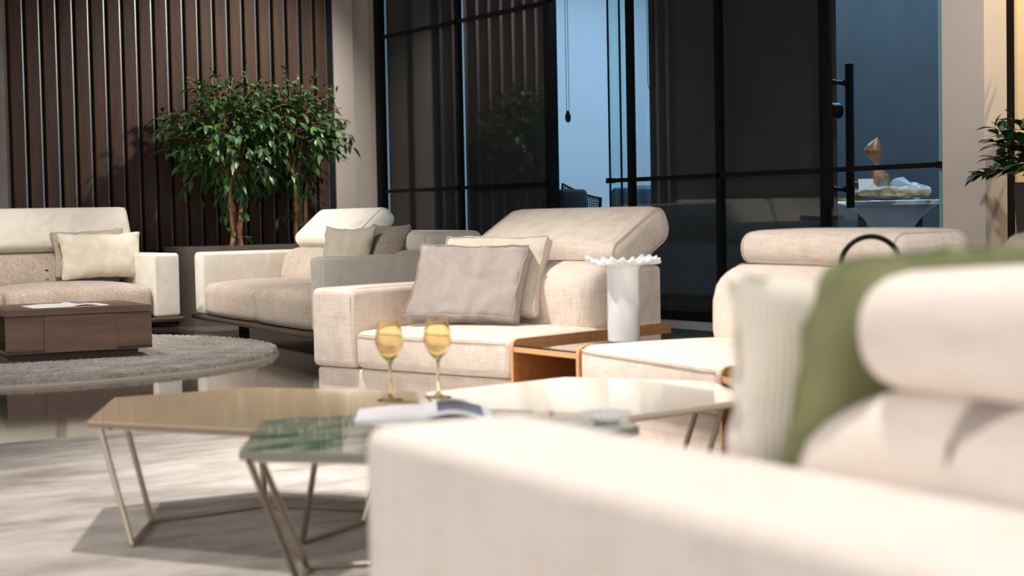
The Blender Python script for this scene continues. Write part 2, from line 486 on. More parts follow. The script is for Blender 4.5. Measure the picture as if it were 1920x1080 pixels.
struct(link('wall_corner', boxes((6.235, 6.42, SY+0.03, SY+0.45, 0, CEIL), (6.42, 6.62, SY+0.11, SY+0.45, 0, CEIL), (6.62, 6.735, SY+0.15, SY+0.45, 0, CEIL)), BEIGEWALL, smooth=False))
# office behind the glass
struct(link('floor_office', boxes((6.76, 10.6, 5.95, 12.2, 0, 0.085)), plain('office_floor', (0.20, 0.24, 0.28), 0.3), smooth=False))
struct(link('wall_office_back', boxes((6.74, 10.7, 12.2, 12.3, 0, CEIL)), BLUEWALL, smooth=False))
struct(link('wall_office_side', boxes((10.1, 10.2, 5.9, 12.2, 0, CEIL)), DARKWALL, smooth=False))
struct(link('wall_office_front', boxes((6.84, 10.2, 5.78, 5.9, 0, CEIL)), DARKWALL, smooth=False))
# column at the right end of the partition and the warm wall past it
struct(link('wall_right', boxes((6.66, 6.835, 5.60, 5.885, 0, CEIL), bev=0.003), BEIGEWALL, smooth=False))
struct(link('wall_alcove', boxes((6.90, 10.1, 5.66, 5.76, 0, CEIL)), YELLOWWALL, smooth=False))
struct(link('wall_far_side', boxes((11.4, 11.5, -6, 5.66, 0, CEIL), (10.1, 11.5, 5.66, 5.76, 0, CEIL)), BEIGEWALL, smooth=False))
struct(link('trim_1', boxes((6.838, 6.895, 5.60, 5.68, 0, CEIL)), BLACK, smooth=False))
# sill of the partition
struct(link('trim_2', boxes((6.62, 6.80, 5.885, 12.13, 0.028, 0.085)), SILLM, smooth=False))
struct(link('trim_shadow_gap', boxes((6.66, 6.76, 5.885, 12.13, 0.0, 0.028)), BLACKGAP, smooth=False))  # black strip stands in for the shade in the gap below the sill
ZT1, ZT2 = 1.012, 2.316
def frame_box(bm, y0, y1, z0, z1, d=0.022):
    box(bm, X0-d, X0+d, y0, y1, z0, z1)
# (y_left(far), y_right(near)) of every bay
bays = [(12.10, 10.82), (10.82, 9.56), (9.56, 8.63), (8.63, 7.726), (7.726, 6.798)]
for i, (ya, yb) in enumerate(bays):
    bm = bmesh.new()
    frame_box(bm, ya-0.022, ya+0.022, 0.085, CEIL)
    if i == 0: frame_box(bm, ya-0.05, ya+0.03, 0.085, CEIL, 0.03)
    if i == 2:
        frame_box(bm, 9.53, 9.60, 0.085, CEIL, 0.035)
        frame_box(bm, yb, 8.868, ZT1-0.014, ZT1+0.014); frame_box(bm, 8.855, 8.885, ZT1-0.018, ZT1+0.018, 0.03)
        frame_box(bm, yb, ya, ZT2+0.01, ZT2+0.04)
    else:
        for z in (ZT1, ZT2): frame_box(bm, yb, ya, z-0.014, z+0.014)
    frame_box(bm, yb, ya if i != 2 else 8.87, 0.085, 0.13, 0.03)
    if i == 4: frame_box(bm, yb-0.022, yb+0.022, 0.085, CEIL, 0.03)
    fr = link('window_%d' % (i+1), bm, BLACK, smooth=False); struct(fr)
    bm = bmesh.new()
    y_end = ya if i != 2 else 8.875
    box(bm, X0-0.004, X0+0.004, yb, y_end, 0.13, CEIL)
    pg = link('window_pane', bm, GLASS_T if i == 2 else GLASS, fr, smooth=False)
    if i == 2:
        bm = bmesh.new()
        for yy in (8.875, 8.745): box(bm, X0-0.006, X0+0.006, yy-0.004, yy+0.004, 0.13, CEIL)
        link('glass_edge_strip', bm, BLACK, fr, smooth=False)
# glass door leaf with pull handle
dr = struct(link('door_1', boxes((X0-0.018, X0+0.018, 5.93, 6.798, ZT1-0.014, ZT1+0.014), (X0-0.024, X0+0.024, 5.925, 5.955, ZT1-0.018, ZT1+0.018),
                                 (X0-0.03, X0+0.03, 5.885, 6.776, 0.085, 0.11)), BLACK, smooth=False))
link('door_pane', boxes((X0-0.005, X0+0.005, 5.93, 6.765, 0.11, CEIL)), GLASS, dr, smooth=False)
link('glass_edge_strip', boxes((X0-0.006, X0+0.006, 5.935, 5.945, 0.11, CEIL)), GEDGE, dr, smooth=False)
for side, xx, yy in ((0, X0-0.085, 6.69), (1, X0+0.085, 6.69)):
    bm = bmesh.new()
    box(bm, xx-0.017, xx+0.017, yy-0.017, yy+0.017, 0.79, 1.62)
    for z in (0.90, 1.51):
        tube(bm, [(xx, yy, z), (X0, yy, z)], 0.013, 12)
        tube(bm, [(xx+(0.03 if side == 0 else -0.03), yy, z), (xx+(0.05 if side == 0 else -0.05), yy, z)], 0.018, 12)
    bmesh.ops.recalc_face_normals(bm, faces=bm.faces)
    link('pull_handle', bm, BLACK, dr, smooth=False)
bm = bmesh.new(); tube(bm, [(X0-0.035, 6.735, 1.35), (X0+0.035, 6.735, 1.35)], 0.048, 28); tube(bm, [(X0-0.05, 6.735, 1.35), (X0-0.03, 6.735, 1.35)], 0.018, 16)
link('door_lock', bm, BLACK, dr)
# roller blinds inside the glass
def blind(yl, yr, zlow, label, grp='roller blinds behind the glass partition', folds=0.0):
    t = thing('roller_blind', label, 'blind', (6.83, (yl+yr)/2, zlow), 0, grp)
    hw = (yl-yr)/2
    bm = bmesh.new(); n = 30; prev = None
    for k in range(n+1):
        y = -hw+2*hw*k/n; x = folds*sin(k*0.9)
        a = [bm.verts.new((x, y, z)) for z in (0, CEIL-zlow-0.06)]
        b = [bm.verts.new((x+0.003, y, z)) for z in (0, CEIL-zlow-0.06)]
        if prev:
            pa, pb = prev
            bm.faces.new((pa[0], a[0], a[1], pa[1])); bm.faces.new((pb[0], pb[1], b[1], b[0]))
            bm.faces.new((pa[0], pb[0], b[0], a[0])); bm.faces.new((pa[1], a[1], b[1], pb[1]))
        else: bm.faces.new((a[0], a[1], b[1], b[0]))
        prev = (a, b)
    bm.faces.new((prev[0][0], prev[1][0], prev[1][1], prev[0][1]))
    link('blind_fabric', bm, BLIND, t)
    bm = bmesh.new(); tube(bm, [(0, -hw, 0), (0, hw, 0)], 0.011, 10)
    link('bottom_bar', bm, BLACK, t)
    bm = bmesh.new(); tube(bm, [(0, -hw, CEIL-zlow-0.04), (0, hw, CEIL-zlow-0.04)], 0.03, 12)
    link('roller_tube', bm, BLACK, t)
    return t
blind(12.18, 10.985, 0.12, 'dark lowered roller blind in the bay beside the beige wall corner')
blind(10.93, 9.70, 0.12, 'dark lowered roller blind immediately left of the open light blue bay')
blind(8.58, 7.84, 0.12, 'dark lowered roller blind right of the pale blue glass strip')
blind(7.815, 6.83, 0.12, 'dark lowered roller blind beside the long black door handles')
def chain(y0, y1, zlow, x, label, weight=True):
    t = thing('bead_chain', label, 'blind chain', (x, (y0+y1)/2, zlow), 0, 'blind pull chains')
    h = (y1-y0)/2; bm = bmesh.new()
    pts = [(0, -h, CEIL-zlow-0.03), (0, -h, 0.08)] + [(0, -h*cos(a), 0.06-0.05*sin(a)) for a in [pi*k/8 for k in range(9)]] + [(0, h, 0.08), (0, h, CEIL-zlow-0.03)]
    tube(bm, pts, 0.0022, 6); link('chain_loop', bm, BLACK, t)
    if weight:
        bm = lathe([(0.0, -0.035), (0.018, -0.02), (0.022, 0.01), (0.012, 0.045), (0.0, 0.06)], 16)
        link('chain_weight', bm, BLACK, t)
chain(9.47, 9.50, 1.48, 6.80, 'thin blind chain with oval weight hanging in the open light blue bay')
chain(8.48, 8.55, 1.60, 6.795, 'thin looped blind chain hanging in front of the pale blue-green glass strip', False)

# ------------------------------------------------------------------ plants
def leaf(bm, p, d, up, L, W, fold=0.25, droop=0.25):
    d = d.normalized(); s = d.cross(up)
    s = s.normalized() if s.length > 1e-4 else Vector((1, 0, 0)); n = s.cross(d)
    prof = [(0, 0.02), (0.25, 0.75), (0.5, 1.0), (0.75, 0.62), (1.0, 0.0)]
    mids, ls, rs = [], [], []
    for t, wv in prof:
        c = p + d*L*t - n*0 + Vector((0, 0, -droop*L*t*t))
        mids.append(bm.verts.new(c))
        if 0 < wv and t < 1:
            ls.append(bm.verts.new(c+s*W*wv*0.5+n*fold*W*wv*0.5)); rs.append(bm.verts.new(c-s*W*wv*0.5+n*fold*W*wv*0.5))
    for i in range(len(ls)-1):
        bm.faces.new((mids[i], mids[i+1], ls[i+1], ls[i])); bm.faces.new((mids[i+1], mids[i], rs[i], rs[i+1]))
    bm.faces.new((mids[-2], mids[-1], ls[-1])); bm.faces.new((mids[-1], mids[-2], rs[-1]))
def ficus(loc, label, seed, cx, cz, rx, ry, rz, ntw, tops):
    rnd = random.Random(seed)
    t = thing('ficus_tree', label, 'plant', loc, 0, 'bushy ficus trees in the long planter')
    bmf, bmt, bmw = bmesh.new(), bmesh.new(), bmesh.new()
    C = Vector((cx, 0, cz))
    def twig(p, d, n, L=0.074):
        pts = [p]; q = p.copy(); dd = d.normalized()
        for k in range(n):
            dd = (dd+Vector((rnd.uniform(-.2, .2), rnd.uniform(-.2, .2), rnd.uniform(-.22, .03)))).normalized()
            if q.y > 0.27: dd.y = -abs(dd.y)
            q = q+dd*0.034; pts.append(q.copy())
            ld = (dd+Vector((rnd.uniform(-1, 1), rnd.uniform(-1, 1), rnd.uniform(-.9, .25)))*1.1)
            leaf(bmf, q, ld, Vector((rnd.uniform(-.5, .5), rnd.uniform(-.5, .5), 1)), L*rnd.uniform(.75, 1.25), L*0.46, droop=rnd.uniform(.1, .5))
        tube(bmw, pts, 0.0016, 4)
    for _ in range(ntw):
        u = rnd.uniform(-1, 1); a = rnd.uniform(0, 2*pi); s = sqrt(1-u*u)
        dr = Vector((s*cos(a), s*sin(a), u)); rr = rnd.uniform(0.35, 0.92)
        if u < -0.35 and rnd.random() < 0.55: continue
        p = C+Vector((dr.x*rx*rr, dr.y*ry*rr, dr.z*rz*rr))
        twig(p, dr+Vector((0, 0, 0.35)), rnd.randint(4, 8))
    for (tx, tz) in tops:
        p = Vector((tx*0.85+cx*0.15, rnd.uniform(-.1, .1), tz-0.22)); twig(p, Vector((tx-p.x, 0, 0.22)), 7, 0.06)
    # low side sprays
    for _ in range(8):
        z = rnd.uniform(0.10, 0.35); a = rnd.uniform(0, 2*pi)
        twig(Vector((0.02*cos(a), 0.02*sin(a), z)), Vector((cos(a), sin(a)*.6, 0.25)), rnd.randint(3, 5))
    # trunk stems, twisted
    for k in range(3):
        a0 = 2*pi*k/3+seed; pts = []; rad = []
        for j in range(15):
            f = j/14; rr = 0.028+0.075*f*f
            aa = a0+1.9*f
            pts.append((rr*cos(aa)*1.3+cx*0.6*f*f+0.010*sin(9*f+k*2), rr*sin(aa), f*cz*0.95)); rad.append(0.020*(1-0.55*f)+0.0025*sin(j*2.1+k))
        tube(bmt, pts, rad, 9)
    for _ in range(16):
        u = rnd.uniform(-.6, 1); a = rnd.uniform(0, 2*pi); s = sqrt(1-u*u)
        e = C+Vector((s*cos(a)*rx, s*sin(a)*ry, u*rz))*0.75; b = Vector((cx*.4, 0, cz*0.62)); mdl = (b+e)/2+Vector((0, 0, .05))
        tube(bmt, [b, mdl, e], [0.008, 0.005, 0.002], 5)
    link('trunk', bmt, BARK, t); link('foliage', bmf, LEAF, t); link('twigs', bmw, BARK, t)
    return t
ficus((5.11, 11.55, 0.556), 'left bushy ficus with two crossing stems, nearest the cream sofa back', 3, -0.04, 0.85, 0.40, 0.24, 0.36, 600, [(-0.20, 1.40), (0.12, 1.42), (0.35, 1.30)])
ficus((5.67, 11.55, 0.556), 'right bushy ficus with three straight stems, beside the beige wall corner', 11, -0.07, 0.87, 0.25, 0.24, 0.34, 430, [(-0.15, 1.33), (0.05, 1.35), (0.14, 1.26)])
pl = thing('trough_planter', 'long tapered taupe planter box holding the two ficus trees', 'planter', (5.35, 11.55, 0))
def taper(hx0, hx1, hy0, hy1, z0, z1):
    bm = bmesh.new()
    lo = [bm.verts.new((sx*hx0, sy*hy0, z0)) for sx, sy in ((-1, -1), (1, -1), (1, 1), (-1, 1))]
    hi = [bm.verts.new((sx*hx1, sy*hy1, z1)) for sx, sy in ((-1, -1), (1, -1), (1, 1), (-1, 1))]
    hi2 = [bm.verts.new((sx*(hx1-.02), sy*(hy1-.02), z1)) for sx, sy in ((-1, -1), (1, -1), (1, 1), (-1, 1))]
    lo2 = [bm.verts.new((sx*(hx1-.02), sy*(hy1-.02), z1-.07)) for sx, sy in ((-1, -1), (1, -1), (1, 1), (-1, 1))]
    bm.faces.new(lo[::-1])
    for i in range(4):
        j = (i+1) % 4
        bm.faces.new((lo[i], lo[j], hi[j], hi[i])); bm.faces.new((hi[i], hi[j], hi2[j], hi2[i])); bm.faces.new((hi2[i], hi2[j], lo2[j], lo2[i]))
    bm.faces.new(lo2); return bm
link('planter_body', taper(0.66, 0.74, 0.16, 0.24, 0, 0.60), POT, pl, smooth=False)
link('soil', boxes((-0.715, 0.715, -0.215, 0.215, 0.5, 0.555)), SOIL, pl)

# potted plants at the right edge
pp = thing('tall_planter', 'tall dark brown planter standing at the right edge beyond the column', 'planter', (6.745, 5.15, 0), radians(8))
link('planter_body', taper(0.16, 0.19, 0.16, 0.19, 0, 0.90), POTDARK, pp, smooth=False)
link('soil', boxes((-0.165, 0.165, -0.165, 0.165, 0.8, 0.85)), SOIL, pp)
pt = thing('leafy_plant', 'dark green glossy leafed plant growing in the tall brown planter', 'plant', (6.72, 5.15, 0.84))
rnd = random.Random(5); bm = bmesh.new(); bw = bmesh.new()
for k in range(26):
    a = rnd.uniform(0, 2*pi); e = rnd.uniform(0.25, 1.2)
    d = Vector((cos(a)*cos(e), sin(a)*cos(e), sin(e))); q = Vector((0.03*cos(a), 0.03*sin(a), 0.0)); pts = [q.copy()]
    if k < 5: d = Vector((-0.80, 0.50, max(0.25, 0.85-0.2*k)))
    q = q+Vector((-0.02, 0, 0.10))
    for j in range(9):
        d = (d+Vector((0, 0, -0.05))).normalized()
        if q.y > 0.27 or (q.x > -0.12 and q.y > 0.2): d.y = -abs(d.y)
        q = q+d*0.042; pts.append(q.copy())
        for _ in range(2): leaf(bm, q, d+Vector((rnd.uniform(-1, 1), rnd.uniform(-1, 1), rnd.uniform(-.3, .5))), Vector((0, 0, 1)), 0.10, 0.058)
    tube(bw, pts, 0.003, 5)
link('foliage', bm, LEAF2, pt); link('stems', bw, LEAF2, pt)
dp = thing('spiky_plant', 'spiky dark dracaena whose blade tips show at the right edge', 'plant', (6.84, 5.20, 0.85))
bm = bmesh.new(); tube(bm, [(0, 0, 0), (0.02, 0, 0.5), (0.0, 0.01, 0.9)], 0.012, 8); link('trunk', bm, BARK, dp)
bm = bmesh.new()
for hz in (0.55, 0.9):
    for k in range(26):
        a = rnd.uniform(0, 2*pi); e = rnd.uniform(-0.1, 1.2)
        d = Vector((cos(a)*cos(e), sin(a)*cos(e), sin(e)))
        leaf(bm, Vector((0, 0, hz-0.03)), d, Vector((0, 0, 1)), 0.26, 0.026, 0.3, 0.25)
link('foliage', bm, LEAF2, dp)

# ------------------------------------------------------------------ rugs
def rug(name, cx, cy, R, th, m, label, fuzz, rings, segs, edge_m):
    bm = bmesh.new(); prev = None
    rr = [R*i/rings for i in range(1, rings+1)]
    c = bm.verts.new((0, 0, th))
    for i, r in enumerate(rr):
        ring = []
        for k in range(segs):
            a = 2*pi*k/segs
            h = th if i < rings-1 else th*0.35
            h += fuzz*(random.random()-0.5)*(1 if i < rings-1 else 0.3)
            rj = r+fuzz*0.4*(random.random()-.5) if i < rings-1 else r
            ring.append(bm.verts.new((rj*cos(a), rj*sin(a), h)))
        if prev is None:
            for k in range(segs): bm.faces.new((c, ring[k], ring[(k+1) % segs]))
        else:
            for k in range(segs): bm.faces.new((prev[k], ring[k], ring[(k+1) % segs], prev[(k+1) % segs]))
        prev = ring
    o = thing(name, label, 'rug', (cx, cy, 0))
    link('pile', bm, m, o)
    bm = bmesh.new(); bot = []; top = []
    n = 160
    for k in range(n):
        a = 2*pi*k/n
        bot.append(bm.verts.new(((R+.006)*cos(a), (R+.006)*sin(a), 0.0))); top.append(bm.verts.new(((R+.002)*cos(a), (R+.002)*sin(a), th*0.42)))
    for k in range(n): bm.faces.new((bot[k], bot[(k+1) % n], top[(k+1) % n], top[k]))
    bm.faces.new(bot[::-1])
    link('binding', bm, edge_m, o)
    return o
rug('round_rug', 2.613, 9.416, 1.65, 0.032, SHAG, 'round grey shaggy rug under the walnut coffee table', 0.012, 150, 620, plain('rug_binding', (0.42, 0.37, 0.31), 0.9))
rug('pale_rug', 1.65, 3.28, 2.5, 0.015, PALERUG, 'large pale marbled rug under the three faceted coffee tables', 0.0, 40, 200, plain('pale_rug_binding', (0.6, 0.55, 0.5), 0.9))

# ------------------------------------------------------------------ soft helpers
def puff(bz, hx, hy, side=1, wr=0.0, seed=0.0, by=0.0):
    def f(v):
        fx = max(0, 1-(v.x/hx)**2); fy = max(0, 1-(v.y/hy)**2)
        z = v.z
        if v.z > 0: z += bz*fx**0.6*fy**0.6
        y = v.y - (by*fx**0.5 if v.y < 0 else 0)*(0.5+0.5*(1-abs(v.z)/(abs(v.z)+0.08)))
        q = Vector((v.x, y, z))
        if wr: q.z += wr*noise.noise(Vector((v.x*9+seed, v.y*9, v.z*9)))
        return q
    return f
def piping_profile(bm, x, cy, cz, hy, hz, r, rad, ang=0.0):
    pts = []
    for (sy, sz, a0) in ((1, 1, 0), (-1, 1, pi/2), (-1, -1, pi), (1, -1, 3*pi/2)):
        for k in range(6):
            a = a0+pi/2*k/5; y = sy*(hy-r)+r*cos(a); z = sz*(hz-r)+r*sin(a)
            pts.append((x, cy+y*cos(ang)-z*sin(ang), cz+y*sin(ang)+z*cos(ang)))
    loop_tube(bm, pts, rad)
def headrest(parent, x0, x1, cy, cz, L, T, ang, m, r=None, pipe=0.003):
    """padded slab; ang = tilt of its long profile axis above horizontal"""
    hx = (x1-x0)/2; r = r or T*0.42
    def df(v):
        fx = max(0, 1-(v.x/hx)**4)
        return Vector((v.x, v.y, v.z*(1+0.10*fx*max(0, 1-(v.y/(L/2))**2))))
    bm = rbox(hx, L/2, T/2, r, 0.05, df)
    o = link('headrest', bm, m, parent, loc=((x0+x1)/2, cy, cz), rot=(ang, 0, 0))
    for s in ((-1, 1) if pipe else ()):
        bm = bmesh.new(); piping_profile(bm, s*(hx-r*0.42), 0, 0, L/2-r*0.09, T/2-r*0.09, r*0.95, pipe)
        link('piping', bm, m, o)
    return o
def pillow(name, label, loc, w, h, t, lean, rz, m, roll=0.0, gusset=False, seed=1.0, piping=None, group=None, pinch=0.08, corner=0.0):
    hx, hy, hz = w/2, t/2, h/2
    def df(v):
        a, b = v.x/hx, v.z/hz
        e = max(abs(a), abs(b))
        th = 1.0 if gusset else max(0.10, (1-abs(a)**3.0)**0.55*(1-abs(b)**3.0)**0.55) if e < 1 else 0.10
        if gusset: th = 0.55+0.45*((1-a*a)*(1-b*b))**0.5 if e < 1 else 0.55
        x = v.x*(1-pinch*(1-b*b)); z = v.z*(1-pinch*1.1*(1-a*a))
        cf = 1-corner*(abs(a)*abs(b))**3; x *= cf; z *= cf
        y = v.y*th
        ed = e**4
        wr = 0.016*ed*noise.noise(Vector((v.x*26+seed, v.z*26, seed*3))) + 0.006*noise.noise(Vector((v.x*7+seed, v.z*7, seed)))
        return Vector((x, y+wr*(1 if v.y > 0 else -1), z+0.004*noise.noise(Vector((v.x*20, seed, v.z*5)))))
    bm = rbox(hx, hy, hz, min(0.02, hy*0.6), 0.018, df)
    o = link(name, bm, m)
    o.location = loc; o.rotation_euler = (lean, roll, rz)
    tag(o, label, 'cushion', group)
    if piping or gusset:
        for ys in ((-1, 1) if gusset else (0,)):
            bm = bmesh.new(); pts = []
            for (sx, sz, cnt) in ((1, 0, 0),):
                P = []
                n = 14
                for k in range(n): P.append((-1+2*k/n, -1))
                for k in range(n): P.append((1, -1+2*k/n))
                for k in range(n): P.append((1-2*k/n, 1))
                for k in range(n): P.append((-1, 1-2*k/n))
                for a, b in P:
                    q = df(Vector((a*hx*0.985, ys*hy*0.96, b*hz*0.985))); pts.append(q)
            loop_tube(bm, pts, 0.0028)
            link('piping', bm, piping or m, o)
    return o

# ------------------------------------------------------------------ modular cream sofa
def module(name, label, loc, rz, W, aw=(0, 0), arm_h=0.51, D=0.86, seat_d=0.66, up=False, m=LINEN, backx=None, back_y=0.64, hr=None, seat_h=0.345, feet_z=0.015, bt=0.10, rec=0.07):
    t = thing(name, label, 'sofa', (loc[0], loc[1], 0), rz, 'curved cream sectional sofa modules')
    a0, a1 = aw
    # plinth base
    bm = rbox((W-0.01)/2, (D-0.03)/2, 0.078, 0.015, 0.2); link('plinth', bm, m, t, loc=(W/2, D/2+0.01, 0.118))
    for fx in (0.08, W-0.08):
        for fy in (0.10, D-0.08):
            bm = bmesh.new(); tube(bm, [(fx, fy, feet_z), (fx, fy, 0.045)], 0.022, 16); link('foot', bm, BLACK, t)
    # seat
    sw = W-a0-a1; hx = sw/2-0.003
    bm = rbox(hx, seat_d/2, (seat_h-0.2)/2, 0.032, 0.05, puff(0.022, hx, seat_d/2, by=0.010))
    so = link('seat', bm, m, t, loc=(a0+sw/2, seat_d/2, (seat_h+0.2)/2))
    bm = bmesh.new()
    n = 16
    pts = [(-hx+0.02, -seat_d/2-0.001, (seat_h-.2)/2-0.014)] + [(-hx+0.03+(2*hx-0.06)*k/n, -seat_d/2-0.004-0.006*(1-(2*k/n-1)**2)**.5, (seat_h-.2)/2-0.012) for k in range(n+1)] + [(hx-0.02, -seat_d/2-0.001, (seat_h-.2)/2-0.014)]
    tube(bm, pts, 0.0028, 6); link('piping', bm, m, so)
    for side, aw_ in ((0, a0), (1, a1)):
        if not aw_: continue
        xc = aw_/2 if side == 0 else W-aw_/2
        bm = rbox(aw_/2-0.002, D/2, (arm_h-0.2)/2, 0.026, 0.07, puff(0.006, aw_/2, D/2))
        ao = link('armrest', bm, m, t, loc=(xc, D/2, (arm_h+0.2)/2))
        bm = bmesh.new()
        x_in = (aw_/2-0.02)*(1 if side == 0 else -1)
        tube(bm, [(x_in, -D/2+0.004, -(arm_h-.2)/2+0.02), (x_in, -D/2-0.001, (arm_h-.2)/2-0.03), (x_in, -D/2+0.012, (arm_h-.2)/2-0.006), (x_in, -D/2+0.04, (arm_h-.2)/2), (x_in, D/2-0.04, (arm_h-.2)/2+0.002)], 0.0026, 6)
        link('piping', bm, m, ao)
    # back frame block
    fx0, fx1 = a0, W-a1
    fy0 = back_y+(0.03 if bt < 0.12 else 0.24)
    bm = rbox((fx1-fx0)/2, (D-fy0)/2, (0.575-0.2)/2, 0.02, 0.1); link('back_frame', bm, m, t, loc=((fx0+fx1)/2, (D+fy0)/2, (0.575+0.2)/2))
    # lower back cushion
    bhx = (fx1-fx0)/2-0.012; bz0, bz1 = seat_h-0.04, 0.605; bh = (bz1-bz0)/2
    def dfb(v):
        fxx = max(0, 1-(v.x/bhx)**4)
        y = v.y-(0.03*fxx if v.y < 0 else 0)
        if v.y < 0: y += rec*max(0, (v.z/bh))**2.2
        return Vector((v.x, y, v.z))
    bm = rbox(bhx, bt, bh, 0.075, 0.045, dfb)
    link('lower_backrest', bm, m, t, loc=((fx0+fx1)/2, back_y+0.05-(0.10 if bt < 0.12 else 0.075), (bz0+bz1)/2))
    hx0, hx1 = fx0+0.004, fx1-0.004
    if up: headrest(t, hx0, hx1, *(hr or (0.822, 0.670, 0.40, 0.155, radians(27))), m, 0.062)
    else: headrest(t, hx0, hx1, *(hr or (0.765, 0.655, 0.29, 0.12, radians(1))), m, 0.052, 0.003 if D < 1 else 0)
    return t
modA = module('sofa_module', 'cream linen sofa module with left armrest and raised tilted headrest, two cushions on it',
       (2.87, 5.79), radians(-74.9), 1.06, aw=(0.25, 0), up=True, D=0.92, feet_z=0.0)
modC = module('sofa_module', 'cream linen armless sofa module with lowered headrest, right of the white vase',
       (3.14, 4.342), radians(-99.4), 0.888)
modE = module('sofa_module', 'cream linen sofa module of which only a headrest corner shows at the right edge',
       (2.822, 3.085), radians(-118.5), 0.82)
modD = module('foreground_sofa', 'large blurred cream linen sofa in the right foreground with its wide armrest toward the lens',
       (2.033, 1.782), radians(176), 1.05, aw=(0, 0.235), D=1.2, m=LINEN_N, seat_d=0.85, back_y=0.80,
       bt=0.25, rec=0.15, hr=(0.87, 0.657, 0.42, 0.118, radians(0)))
modD['category'] = 'sofa'; del modD['group']

# wooden table wedges between the modules
def wedge(loc, rz, gap, a_l, a_r, D, label, name='wedge_side_table'):
    """front left at loc, front width gap; side walls follow angles a_l, a_r (local, from y axis)"""
    t = thing(name, label, 'side table', (loc[0], loc[1], 0), rz, 'oak side tables between sofa modules')
    def P(side, y):  # x on side at depth y
        return (y*math.tan(a_l) if side == 0 else gap+y*math.tan(a_r))
    th = 0.018
    for side in (0, 1):
        s = 1 if side == 0 else -1
        bm = bmesh.new()
        zt = 0.345
        prof = [(0.0, 0.04), (0.0, zt-0.03), (0.004, zt-0.012), (0.015, zt-0.003), (0.03, zt), (D, zt), (D, 0.04)]
        o_ = [bm.verts.new((P(side, y)+s*0.002, y, z)) for y, z in prof]; i_ = [bm.verts.new((P(side, y)+s*th, y, z)) for y, z in prof]
        bm.faces.new(o_); bm.faces.new(i_[::-1]); n = len(prof)
        for k in range(n):
            f = bm.faces.new((o_[k], o_[(k+1) % n], i_[(k+1) % n], i_[k])); f.material_index = 1
        bmesh.ops.recalc_face_normals(bm, faces=bm.faces)
        link('side_panel', bm, [OAK, OAKEDGE], t, smooth=False)
    def slab(y0, y1, z0, z1, inset=th):
        bm = prism([(P(0, y0)+inset, y0), (P(1, y0)-inset, y0), (P(1, y1)-inset, y1), (P(0, y1)+inset, y1)], z0, z1); return bm
    link('top_panel', slab(0.003, D, 0.300, 0.318), OAKEDGE, t, smooth=False)
    link('glass_top', slab(0.006, D-0.01, 0.318, 0.324), BLACKGLASS, t, smooth=False)
    link('bottom_panel', slab(0.01, D, 0.05, 0.068), OAK, t, smooth=False)
    link('back_panel', slab(D-0.03, D-0.012, 0.068, 0.30), OAK, t, smooth=False)
    return t
# B: between A right side and C left side
pA = Vector((2.87+1.06*cos(radians(-74.9)), 5.79+1.06*sin(radians(-74.9)), 0)); pC = Vector((3.14, 4.342, 0))
def wedge_between(p, q, ang_p, ang_q, D, label):
    d = q-p; rz = atan2(d.y, d.x)
    # module side directions (y axes) relative to the wedge frame
    al = -(ang_p-rz); ar = -(ang_q-rz)
    return wedge((p.x, p.y), rz, d.length, al, ar, D, label)
wedge_between(pA, pC, radians(-74.9), radians(-99.4), 0.92, 'oak framed wedge side table with dark glass top, under the white vase')
qC = Vector((3.14+0.888*cos(radians(-99.4)), 4.342+0.888*sin(radians(-99.4)), 0)); qE = Vector((2.822, 3.085, 0))
wedge_between(qC, qE, radians(-99.4), radians(-118.5), 0.86, 'oak side table whose corner shows beside the ribbed white cushion')

